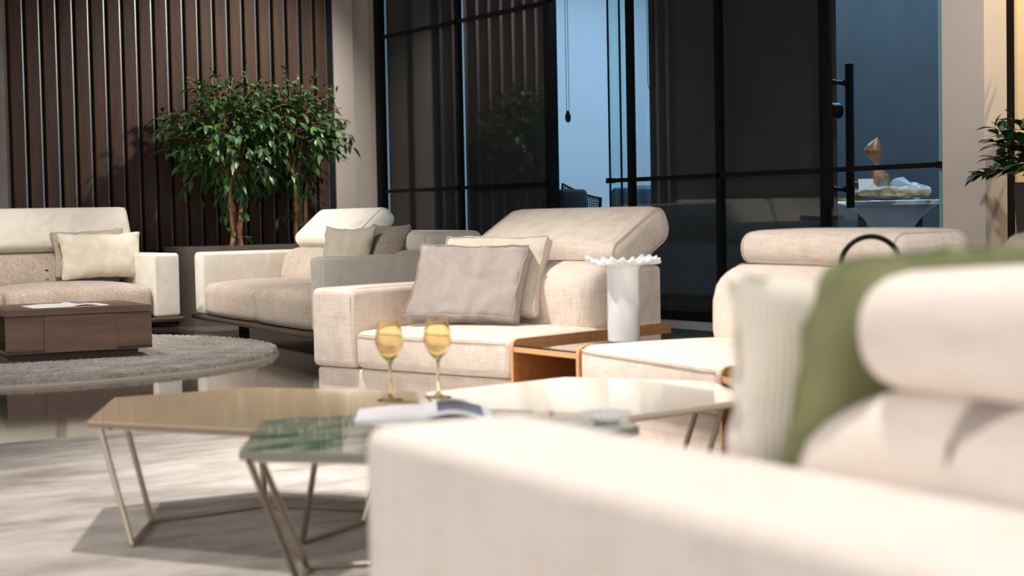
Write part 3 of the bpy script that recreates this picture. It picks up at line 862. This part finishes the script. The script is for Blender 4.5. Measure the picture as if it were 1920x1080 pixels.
# ------------------------------------------------------------------ boucle sofas at the back
def lounge(name, label, loc, rz, W, D=0.95, aw=0.185, arm_h=0.57, seats=2, hrs=((True,), ), hr_up=None, front_leg_z=0.0):
    t = thing(name, label, 'sofa', (loc[0], loc[1], 0), rz, 'beige boucle sofas with cream velvet arms')
    # dark wooden rail frame
    bm = rbox(W/2+0.02, D/2+0.015, 0.017, 0.015, 0.3); link('frame_rail', bm, DARKWOOD, t, loc=(W/2, D/2-0.015, 0.118))
    for x in (0.32, W-0.22):
        for y in (0.25, D-0.15):
            link('leg', boxes((x-0.03, x+0.03, y-0.03, y+0.03, front_leg_z if y < 0.5 else 0, 0.102), bev=0.004), BLACK, t, smooth=False)
    z0 = 0.136
    for x in (aw/2, W-aw/2):
        bm = rbox(aw/2, D/2, (arm_h-z0)/2, 0.022, 0.08, puff(0.004, aw/2, D/2))
        ao = link('armrest', bm, VELVET, t, loc=(x, D/2, (arm_h+z0)/2))
        for sx in (-1, 1):
            bm = bmesh.new(); xx = sx*(aw/2-0.012); hh = (arm_h-z0)/2
            tube(bm, [(xx, -D/2+0.002, -hh+0.02), (xx, -D/2+0.001, hh-0.025), (xx, -D/2+0.012, hh-0.006), (xx, -D/2+0.03, hh), (xx, D/2-0.03, hh+0.001)], 0.0018, 5)
            link('piping', bm, VELVET, ao)
    sw = (W-2*aw)/seats
    for k in range(seats):
        hx = sw/2-0.004; hy = 0.37; z1 = 0.345
        def df(v, hx=hx, hy=hy):
            fx = max(0, 1-(v.x/hx)**2)
            z = v.z; y = v.y
            if z > 0: z += 0.05*fx**0.55*max(0, 1-((v.y)/hy)**2)**0.5
            if y < 0: y -= 0.035*fx**0.5
            return Vector((v.x, y, z))
        bm = rbox(hx, hy, (z1-z0)/2, 0.055, 0.05, df)
        so = link('seat_cushion', bm, BOUCLE, t, loc=(aw+sw*(k+.5), hy+0.012, (z1+z0)/2))
        bm = rbox(hx, 0.13, 0.13, 0.09, 0.05, lambda v: Vector((v.x, v.y+0.25*(v.z+.13), v.z)))
        link('lower_backrest', bm, BOUCLE, t, loc=(aw+sw*(k+.5), 0.66, 0.46))
    bm = rbox((W-2*aw)/2-0.01, 0.11, 0.20, 0.02, 0.2); link('back_frame', bm, VELVET, t, loc=(W/2, D-0.125, 0.34))
    for k in range(seats):
        u = hr_up[k]
        if u: headrest(t, aw+sw*k+0.004-(aw*0.5 if k == 0 else 0), aw+sw*(k+1)-0.004+(aw*0.5 if k == seats-1 else 0), *u, VELVET, u[3]*0.36)
    return t
upS1 = (0.72, 0.745, 0.32, 0.14, radians(66))
S1 = lounge('lounge_sofa', 'long sofa on the left, behind the walnut coffee table, one armrest toward the planter', (1.84, 10.55), 0, 2.40, hr_up=(upS1, upS1), front_leg_z=0.036)
up2 = (0.86, 0.715, 0.33, 0.14, radians(42)); dn2 = (0.88, 0.635, 0.38, 0.13, radians(0))
S2 = lounge('lounge_sofa', 'sofa in front of the planter, facing left, one headrest raised and the other lowered', (4.43, 10.75), radians(-96.6), 2.58, D=1.12, hr_up=(up2, dn2))

def place(o, parent_rz=None): return o
# cushions at the back
ct_ = link('care_tag', boxes((-0.012, 0.012, -0.001, 0.001, -0.005, 0.005)), BLACK, S1, loc=(1.63, 0.50, 0.47), rot=(0, radians(12), 0), smooth=False)
pillow('scatter_cushion', 'smooth cream cushion leaning in front on the left sofa', (3.835, 10.98, 0.562), 0.60, 0.335, 0.15, radians(-14), radians(0), VEL_SAND, seed=2.2)
pillow('scatter_cushion', 'boucle cushion peeking out behind the smooth cream cushion', (3.79, 11.09, 0.585), 0.53, 0.33, 0.12, radians(-14), radians(-2), BOUCLE, seed=5.1, roll=radians(-2))
def on(T, x, y, z):
    c, s = cos(T.rotation_euler[2]), sin(T.rotation_euler[2])
    return (T.location.x+x*c-y*s, T.location.y+x*s+y*c, z)
pillow('scatter_cushion', 'grey beige velvet cushion standing between the armrest and raised headrest', on(S2, 1.86, 0.43, 0.56), 0.44, 0.38, 0.13, radians(-16), S2.rotation_euler[2]+radians(24), VEL_GREY, seed=3.7, pinch=0.12)
pillow('scatter_cushion', 'brown boucle cushion behind the grey beige velvet cushion', on(S2, 1.99, 0.62, 0.57), 0.46, 0.38, 0.15, radians(-22), S2.rotation_euler[2]+radians(8), BOUCLE_D, seed=8.7)
# cushions on module A
rzA = radians(-74.9)
pillow('scatter_cushion', 'taupe velvet box cushion leaning in front on the middle sofa', on(modA, 0.58, 0.31, 0.520), 0.47, 0.32, 0.10, radians(-30), rzA+radians(18), VEL_TAUPE, gusset=True, seed=4.4, roll=radians(1), pinch=0.05)
pillow('scatter_cushion', 'pale sand cushion tucked behind the taupe velvet cushion', on(modA, 0.60, 0.42, 0.545), 0.45, 0.34, 0.09, radians(-27), rzA+radians(16), VEL_SAND, gusset=True, seed=6.4, pinch=0.05)
# cushions on the foreground sofa
rzD = radians(176)
pillow('scatter_cushion', 'white ribbed cushion standing upright on the foreground sofa', on(modD, 0.60, 0.44, 0.53), 0.38, 0.365, 0.12, radians(-5), rzD, RIB, seed=9.1)
pillow('scatter_cushion', 'olive green cushion squeezed behind the white ribbed cushion', on(modD, 0.43, 0.560, 0.548), 0.74, 0.40, 0.09, radians(-15.5), rzD, GREEN, seed=1.9, pinch=0.02, corner=0.08)

# ------------------------------------------------------------------ walnut coffee table
ct = thing('coffee_table', 'low dark walnut box coffee table standing on the round grey rug', 'coffee table', (2.525, 8.79, 0.03), radians(-6.5))
TW, TD = 0.80, 0.72
link('top', boxes((0, TW, 0, TD, 0.257, 0.292), bev=0.0015), WALNUT, ct, smooth=False)
link('body', boxes((0.0, TW, 0.006, 0.024, 0.052, 0.254), (0.0, TW, TD-0.02, TD-0.002, 0.052, 0.254), (TW-0.018, TW, 0.024, TD-0.02, 0.052, 0.254), (0.0, TW, 0.006, TD, 0.05, 0.068), (0.35, 0.37, 0.024, TD-0.02, 0.068, 0.254)), WALNUT, ct, smooth=False)
link('drawer_front', boxes((0.205, 0.600, -0.001, 0.010, 0.052, 0.250), bev=0.001), WALNUT, ct, smooth=False)
link('plinth', boxes((0.06, TW-0.06, 0.09, TD-0.09, 0.0, 0.052)), WALNUT_D, ct, smooth=False)
def magazine(name, label, loc, rz, w, d, th, mcov):
    t = thing(name, label, 'magazine', loc, rz)
    for s in (-1, 1):
        bm = bmesh.new(); n = 10; prev = None
        for k in range(n+1):
            f = k/n; x = s*w*f
            zt = th*(1.0-0.55*f)+th*1.5*sin(pi*min(1, f*1.15))*(0.9 if s > 0 else 0.25)
            cur = [bm.verts.new((x, y, z)) for (y, z) in ((-d/2, 0.001+max(0, zt-th)*0.9*(1 if s > 0 else .3)), (d/2, 0.001+max(0, zt-th)*0.9*(1 if s > 0 else .3)), (d/2, zt), (-d/2, zt))]
            if prev:
                for a in range(4):
                    f_ = bm.faces.new((prev[a], prev[(a+1) % 4], cur[(a+1) % 4], cur[a])); f_.material_index = 0
                    if a == 2 and s > 0 and 0.2 < f < 0.95: f_.material_index = 1
            else: bm.faces.new(cur)
            prev = cur
        bm.faces.new(prev[::-1]); bmesh.ops.recalc_face_normals(bm, faces=bm.faces)
        link('page_block', bm, [WHITE, mcov], t)
    bm = boxes((-w-0.004, w+0.004, -d/2-0.003, d/2+0.003, 0.0, 0.0012)); link('cover', bm, WHITE, t, smooth=False)
    return t
magazine('open_magazine', 'open magazine lying on the walnut coffee table', (2.93, 9.02, 0.3225), radians(-4), 0.21, 0.27, 0.008, INK)

# ------------------------------------------------------------------ faceted low tables
def faceted(name, label, poly, ztop, th, m, legs, legm, rail, edge):
    t = thing(name, label, 'coffee table', (0, 0, 0), 0)
    cx = sum(p[0] for p in poly)/len(poly); cy = sum(p[1] for p in poly)/len(poly)
    t.location = (cx, cy, 0.015)
    lp = [(x-cx, y-cy) for x, y in poly]
    bm = prism(lp, ztop-th-0.015, ztop-0.015, 0.003, 2)
    bm.normal_update()
    for f in bm.faces:
        if f.normal.z < 0.3: f.material_index = 1
    link('table_top', bm, [m, edge], t, smooth=False)
    bm = prism([(x*0.94, y*0.94) for x, y in lp], ztop-th-0.015-0.008, ztop-th-0.015); link('under_frame', bm, legm, t, smooth=False)
    for (a, b) in legs:   # a = top (x,y), b = foot (x,y)
        bm = bmesh.new(); tube(bm, [(a[0]-cx, a[1]-cy, ztop-th-0.02), (b[0]-cx, b[1]-cy, 0.006)], 0.0075, 8)
        link('leg', bm, legm, t)
    bm = bmesh.new()
    for a, b in zip(rail, rail[1:]): tube(bm, [(a[0]-cx, a[1]-cy, 0.006), (b[0]-cx, b[1]-cy, 0.006)], 0.006, 8)
    link('floor_rail', bm, legm, t)
    return t
brown = [(1.275, 3.789), (1.514, 4.262), (1.919, 4.229), (2.216, 3.809), (2.031, 3.497), (1.609, 3.211)]
bfeet = [(1.331, 3.66), (1.479, 3.916), (1.807, 3.935), (1.98, 3.70), (1.90, 3.56), (1.66, 3.42)]
faceted('faceted_table', 'glossy taupe faceted table at left, amber glass standing near its right end', brown, 0.307, 0.014, BROWNT,
        [((1.30, 3.765), bfeet[0]), ((1.42, 3.93), bfeet[1]), ((1.88, 4.16), bfeet[2]), ((2.14, 3.80), bfeet[3]), ((1.98, 3.53), bfeet[4]), ((1.64, 3.28), bfeet[5])], BRONZE, bfeet, plain('taupe_table_edge_shaded', (0.25, 0.185, 0.12), 0.3))  # edge is a darker taupe: shade of the side faces put into colour
white = [(2.199, 3.753), (2.714, 3.822), (2.95, 3.446), (2.83, 3.222), (2.686, 3.04), (2.266, 2.979), (2.075, 3.49)]
wfeet = [(2.30, 3.60), (2.66, 3.62), (2.78, 3.42), (2.60, 3.12), (2.33, 3.10), (2.20, 3.45)]
faceted('faceted_table', 'glossy cream faceted table touching the taupe one, in front of the oak drawer', white, 0.309, 0.014, CREAMT,
        [((2.23, 3.72), wfeet[0]), ((2.69, 3.77), wfeet[1]), ((2.84, 3.36), wfeet[2]), ((2.66, 3.07), wfeet[3]), ((2.29, 3.02), wfeet[4]), ((2.11, 3.48), wfeet[5])], BRONZE, wfeet+[wfeet[0]], plain('cream_table_edge_shaded', (0.62, 0.53, 0.44), 0.3))  # edge is the same cream darkened, its shade put into the colour
green = [(1.248, 2.838), (1.474, 3.221), (1.564, 3.235), (1.985, 3.06), (2.13, 2.78), (2.03, 2.60), (1.60, 2.45)]
gfeet = [(1.449, 3.00), (1.549, 3.17), (1.80, 3.05), (1.92, 2.80), (1.84, 2.66), (1.60, 2.62)]
faceted('faceted_table', 'green marble faceted table in front, partly hidden by the foreground armrest', green, 0.344, 0.018, MARBLE,
        [((1.275, 2.85), gfeet[0]), ((1.33, 2.93), gfeet[1]), ((1.92, 3.03), gfeet[2]), ((2.08, 2.78), gfeet[3]), ((1.98, 2.62), gfeet[4]), ((1.60, 2.50), gfeet[5])], BRONZE, gfeet+[gfeet[0]], plain('marble_table_edge', (0.20, 0.205, 0.18), 0.3))
magazine('open_magazine', 'open magazine with bluish pages on the green marble table', (1.80, 3.08, 0.3445), radians(-30), 0.145, 0.20, 0.010, INK)
# small scalloped dish
def scal(i, a, r, z): return (r*(1+0.05*cos(16*a)*(1 if r > 0.04 else 0)), z)
dish = link('scalloped_dish', lathe([(0, 0), (0.03, 0), (0.045, 0.008), (0.07, 0.018), (0.072, 0.021), (0.045, 0.012), (0, 0.006)], 96, scal), MILK)
dish.scale = (0.75, 0.75, 1); dish.location = (2.02, 2.70, 0.3445); tag(dish, 'small white scalloped dish on the green marble table', 'dish')

# wine glasses
gprof = [(0, 0), (0.034, 0.0), (0.034, 0.002), (0.012, 0.006), (0.0045, 0.014), (0.0038, 0.05), (0.0040, 0.092), (0.010, 0.104), (0.026, 0.120), (0.0345, 0.140), (0.0365, 0.155), (0.033, 0.180), (0.0275, 0.206),
         (0.0265, 0.206), (0.032, 0.180), (0.0353, 0.155), (0.0330, 0.141), (0.0245, 0.122), (0.008, 0.108), (0, 0.106)]
for loc, lab in (((2.045, 3.670, 0.3075), 'amber wine glass on the taupe table, left of the pair'),
                 ((2.160, 3.618, 0.3095), 'amber wine glass on the cream table, right of the pair')):
    g = thing('wine_glass', lab, 'wine glass', loc, 0, 'pair of amber wine glasses')
    link('stem_and_foot', lathe(gprof[:8]+[(0, 0.106)], 40), AMBER, g)
    link('bowl', lathe([(0, 0.1062)]+gprof[7:], 48), AMBER, g)

# ruffled milk glass vase on the oak wedge table
def ruf(i, a, r, z):
    k = max(0, (r-0.06)/0.075)
    return (r*(1+0.035*k*cos(22*a)), z+0.006*k*sin(22*a)+0.007*k*sin(5*a+0.7)+0.004*k*sin(3*a))
vprof = [(0, 0), (0.052, 0), (0.057, 0.004), (0.058, 0.02), (0.057, 0.15), (0.057, 0.245), (0.062, 0.258), (0.085, 0.266), (0.112, 0.270), (0.131, 0.277), (0.133, 0.280), (0.130, 0.282), (0.110, 0.276), (0.083, 0.272), (0.058, 0.264), (0.052, 0.245), (0.052, 0.02), (0, 0.015)]
vz = link('ruffled_vase', lathe(vprof, 176, ruf), MILK); vz.location = (3.508, 4.574, 0.3245); vz.scale = (1, 1, 1.05)
tag(vz, 'white milk glass vase with flared ruffled rim on the oak side table', 'vase')

# arched black tube object behind the green cushion, on an unseen base
ar = thing('metal_arch', 'tall black metal tube arch on a dark base, rising behind the green cushion', 'decor', (3.23, 3.107, 0.3245), radians(-35))
bm = bmesh.new(); R_ = 0.082
tube(bm, [(-R_, 0, 0.05), (-R_, 0, 0.30)] + [(-R_*cos(a), 0, 0.30+R_*sin(a)) for a in [pi*k/16 for k in range(1, 16)]] + [(R_, 0, 0.30), (R_, 0, 0.05)], 0.0075, 10)
link('handle', bm, BLACK, ar)
link('bowl', lathe([(0, 0), (0.06, 0), (0.085, 0.03), (0.09, 0.07), (0.086, 0.07), (0.08, 0.032), (0, 0.01)], 40), BLACK, ar)

# ------------------------------------------------------------------ things in the office
def cloth_table():
    t = thing('covered_table', 'table under a thin white cloth behind the glass door', 'table', (7.75, 7.28, 0.085))
    # tops
    link('table_top', boxes((-0.30, 0.42, -0.42, 0.28, 0.72, 0.745)), WHITE, t, smooth=False)
    for x in (-0.05, 0.2):
        for y in (-0.05, 0.2): link('leg', boxes((x-0.02, x+0.02, y-0.02, y+0.02, 0, 0.72)), BLACK, t, smooth=False)
    return t
tb = cloth_table()
# cloth: flat sheet on the top and a hanging corner
E1, E2 = Vector((7.36, 7.42, 0)), Vector((8.00, 6.98, 0))
bm = bmesh.new(); nu, nv = 40, 30; grid = []
top = 0.834
for i in range(nu+1):
    u = i/nu; row = []
    e = E1.lerp(E2, u)
    back = e+Vector((0.34, 0.40, 0))
    for j in range(nv+1):
        v = j/nv
        if v < 0.5:
            p = back.lerp(e, v/0.5); z = top+0.004*noise.noise(Vector((u*9, v*9, 1)))
        else:
            q = (v-0.5)/0.5; p = e.copy()
            drop = 0.34*max(0.0, 1-abs(2*u-1)**1.15)+0.02
            # cloth pulls in to a point
            uu = 0.5+(u-0.5)*(1-0.42*q*(1-0.0))
            p = E1.lerp(E2, uu)+Vector((-0.02, -0.02, 0))*(q+0.3*sin(u*23)*q)
            z = top-0.003-drop*q**0.9
        row.append(bm.verts.new((p.x, p.y, z)))
    grid.append(row)
for i in range(nu):
    for j in range(nv): bm.faces.new((grid[i][j], grid[i+1][j], grid[i+1][j+1], grid[i][j+1]))
cl = link('tablecloth', bm, CLOTH); tag(cl, 'thin white cloth hanging to a point over the office table', 'tablecloth')
md = cl.modifiers.new('thick', 'SOLIDIFY'); md.thickness = 0.002; md.offset = 1
# paper bag lying
def crumple(bm, amp, sc, seed):
    for v in bm.verts:
        n = noise.noise_vector(Vector((v.co.x*sc+seed, v.co.y*sc, v.co.z*sc)))
        v.co += n*amp
    return bm
def W2(px_l, Z):  # lateral/depth (camera frame, metres) to world xy
    return Vector((0.834*px_l+0.552*Z, -0.552*px_l+0.834*Z))
p = W2((1676-960)/3020*9.98, 9.98)
bag = link('paper_bag', crumple(rbox(0.225, 0.11, 0.030, 0.024, 0.030, lambda v: Vector((v.x, v.y, v.z*(1.15-0.6*abs(v.x/0.225)**2)))), 0.022, 24, 2), KRAFT, smooth=False)
bag.location = (p.x, p.y, 0.878); bag.rotation_euler = (0, 0, radians(-33)); tag(bag, 'crumpled kraft paper bag lying on the white cloth', 'paper bag')
# wrapped basket
p = W2((1655-960)/3020*10.12, 10.12)
gb = thing('gift_package', 'copper cellophane gift package with twisted neck on the covered table', 'gift', (p.x, p.y, 0.838), radians(-30))
pts = [(0.0, 0.052), (0.05, 0.056), (0.10, 0.058), (0.15, 0.054), (0.18, 0.038), (0.205, 0.018), (0.225, 0.012), (0.25, 0.026), (0.285, 0.05), (0.31, 0.055), (0.345, 0.038), (0.39, 0.004)]
def gift_bm(z0, z1):
    bm = bmesh.new(); rings = []
    for z, r in pts:
        if z < z0-1e-6 or z > z1+1e-6: continue
        xoff = -0.16*max(0, z-0.15)**0.9 if z < 0.33 else -0.16*(0.18)**0.9+0.4*(z-0.33)
        ring = []
        for k in range(26):
            a = 2*pi*k/26; rr = r*(1+0.22*noise.noise(Vector((cos(a)*2.5, sin(a)*2.5, z*14))))
            ring.append(bm.verts.new((xoff*1.4+rr*cos(a)*1.05, rr*0.7*sin(a), z)))
        rings.append(ring)
    for a, b in zip(rings, rings[1:]):
        for k in range(26): bm.faces.new((a[k], a[(k+1) % 26], b[(k+1) % 26], b[k]))
    bm.faces.new(rings[0][::-1]); bm.faces.new(rings[-1]); return bm
link('wrapped_body', gift_bm(0.0, 0.225), COPPER, gb, smooth=False)
link('gathered_top', gift_bm(0.225, 0.4), COPPER, gb, smooth=False)
lb = boxes((-0.022, 0.028, -0.062, -0.056, 0.045, 0.135)); link('label_strip', lb, STEEL, gb, smooth=False)
# white cards / envelopes
p = W2((1630-960)/3020*10.02, 10.02)
c1 = link('white_card', boxes((-0.048, 0.048, -0.003, 0.003, 0, 0.135)), WHITE, smooth=False); c1.location = (p.x, p.y, 0.838); c1.rotation_euler = (radians(-12), 0, radians(-30))
tag(c1, 'white folded card standing beside the copper gift package', 'card')
p = W2((1642-960)/3020*9.88, 9.88)
bm = bmesh.new(); a_, b_, c_, d_ = [bm.verts.new(v) for v in ((-0.06, 0, 0), (0.055, 0, 0), (0, 0.02, 0.07), (0.0, 0.04, 0))]
for f in ((a_, b_, c_), (a_, c_, d_), (b_, d_, c_), (a_, d_, b_)): bm.faces.new(f)
c2 = link('folded_paper', bm, WHITE, smooth=False); c2.location = (p.x, p.y, 0.880); c2.rotation_euler = (0, 0, radians(-33)); tag(c2, 'white folded paper tent leaning on the kraft bag', 'paper')
# printed box and yellow book
p = W2((1608-960)/3020*10.08, 10.08)
bxo = thing('printed_carton', 'small black and yellow printed box left of the white card', 'box', (p.x, p.y, 0.852), radians(-28))
link('box_body', boxes((-0.045, 0.045, -0.03, 0.03, 0, 0.098)), BOXP, bxo, smooth=False)
link('box_lid', boxes((-0.046, 0.046, -0.031, 0.031, 0.098, 0.105)), YELLOWP, bxo, smooth=False)
link('printed_panel', boxes((-0.012, 0.040, -0.032, -0.030, 0.0, 0.062)), plain('grey_print', (0.30, 0.33, 0.36), 0.5), bxo, smooth=False)
p = W2((1590-960)/3020*10.05, 10.05)
bk = link('yellow_folder', boxes((-0.12, 0.10, -0.07, 0.07, 0, 0.014)), YELLOWP, smooth=False); bk.location = (p.x, p.y, 0.838); bk.rotation_euler = (0, 0, radians(-30)); tag(bk, 'flat orange yellow folder under the printed box', 'folder')
# clear plastic bag
p = W2((1712-960)/3020*10.1, 10.1)
pb = link('plastic_wrap', crumple(rbox(0.10, 0.05, 0.045, 0.04, 0.02), 0.055, 16, 6), PLASTIC, smooth=False); pb.location = (p.x, p.y, 0.905); pb.rotation_euler = (0, 0.3, radians(-30)); tag(pb, 'crumpled clear plastic wrap at the right end of the covered table', 'plastic bag')

# chairs in the office
def office_chair(label, lat, Z, rz, m, w, htop, grp='office armchairs'):
    p = W2(lat, Z); t = thing('armchair', label, 'chair', (p.x, p.y, 0.085), rz, grp)
    link('seat', rbox(w/2, w/2, 0.05, 0.04, 0.08), m, t, loc=(0, 0, 0.42))
    def df(v): return Vector((v.x, v.y+0.9*(v.x)**2*-1, v.z))
    bm = rbox(w/2, 0.035, (htop-0.42)/2, 0.033, 0.05, df); link('backrest', bm, m, t, loc=(0, w/2, (htop+0.42)/2))
    for sx in (-1, 1):
        for sy in (-1, 1):
            bm = bmesh.new(); tube(bm, [(sx*w*.38, sy*w*.38, 0.38), (sx*w*.46, sy*w*.46, 0)], 0.012, 8); link('leg', bm, BLACK, t)
    return t
office_chair('black padded office chair left of the woven chair', (1046-960)/3020*11.9, 11.9, radians(200), CHAIRDK, 0.34, 0.885)
office_chair('blue upholstered office chair seen through the glass edge', (1186-960)/3020*11.6, 11.6, radians(150), CHAIRBL, 0.30, 0.885)
office_chair('blue upholstered office chair partly behind the dark blind', (1228-960)/3020*12.6, 12.6, radians(150), CHAIRBL, 0.34, 0.915)
# woven chair
p = W2((1100-960)/3020*12.6, 12.6)
wc = thing('woven_chair', 'black woven net armchair in the open bay of the office', 'chair', (p.x, p.y, 0.085), radians(-20), 'office armchairs')
bm = bmesh.new()
HW = 0.155
def wp(u, v):  # u across, v up
    x = -HW+2*HW*u
    ztop = 0.945-0.20*sin(min(1, u)*pi/2)**0.8*0.5-0.02*u
    return Vector((x, 0.06*(2*u-1)**2+0.08*(1-v), 0.55+(ztop-0.55)*v))
for k in range(19): tube(bm, [wp(k/18, v/8) for v in range(9)], 0.0042, 5)
for k in range(16): tube(bm, [wp(u/18, k/15) for u in range(19)], 0.0042, 5)
link('woven_back', bm, BLACK, wc)
bm = bmesh.new()
tube(bm, [wp(0, v/8) for v in range(9)]+[wp(u/18, 1) for u in range(1, 19)]+[wp(1, 1-v/8) for v in range(1, 9)], 0.010, 8); link('back_rim', bm, BLACK, wc)
link('seat', rbox(0.2, 0.2, 0.03, 0.025, 0.1), CHAIRDK, wc, loc=(0, -0.12, 0.5))
for sx in (-1, 1):
    for sy in (-0.3, 0.06):
        bm = bmesh.new(); tube(bm, [(sx*0.15, sy, 0.5), (sx*0.18, sy, 0)], 0.010, 8); link('leg', bm, BLACK, wc)
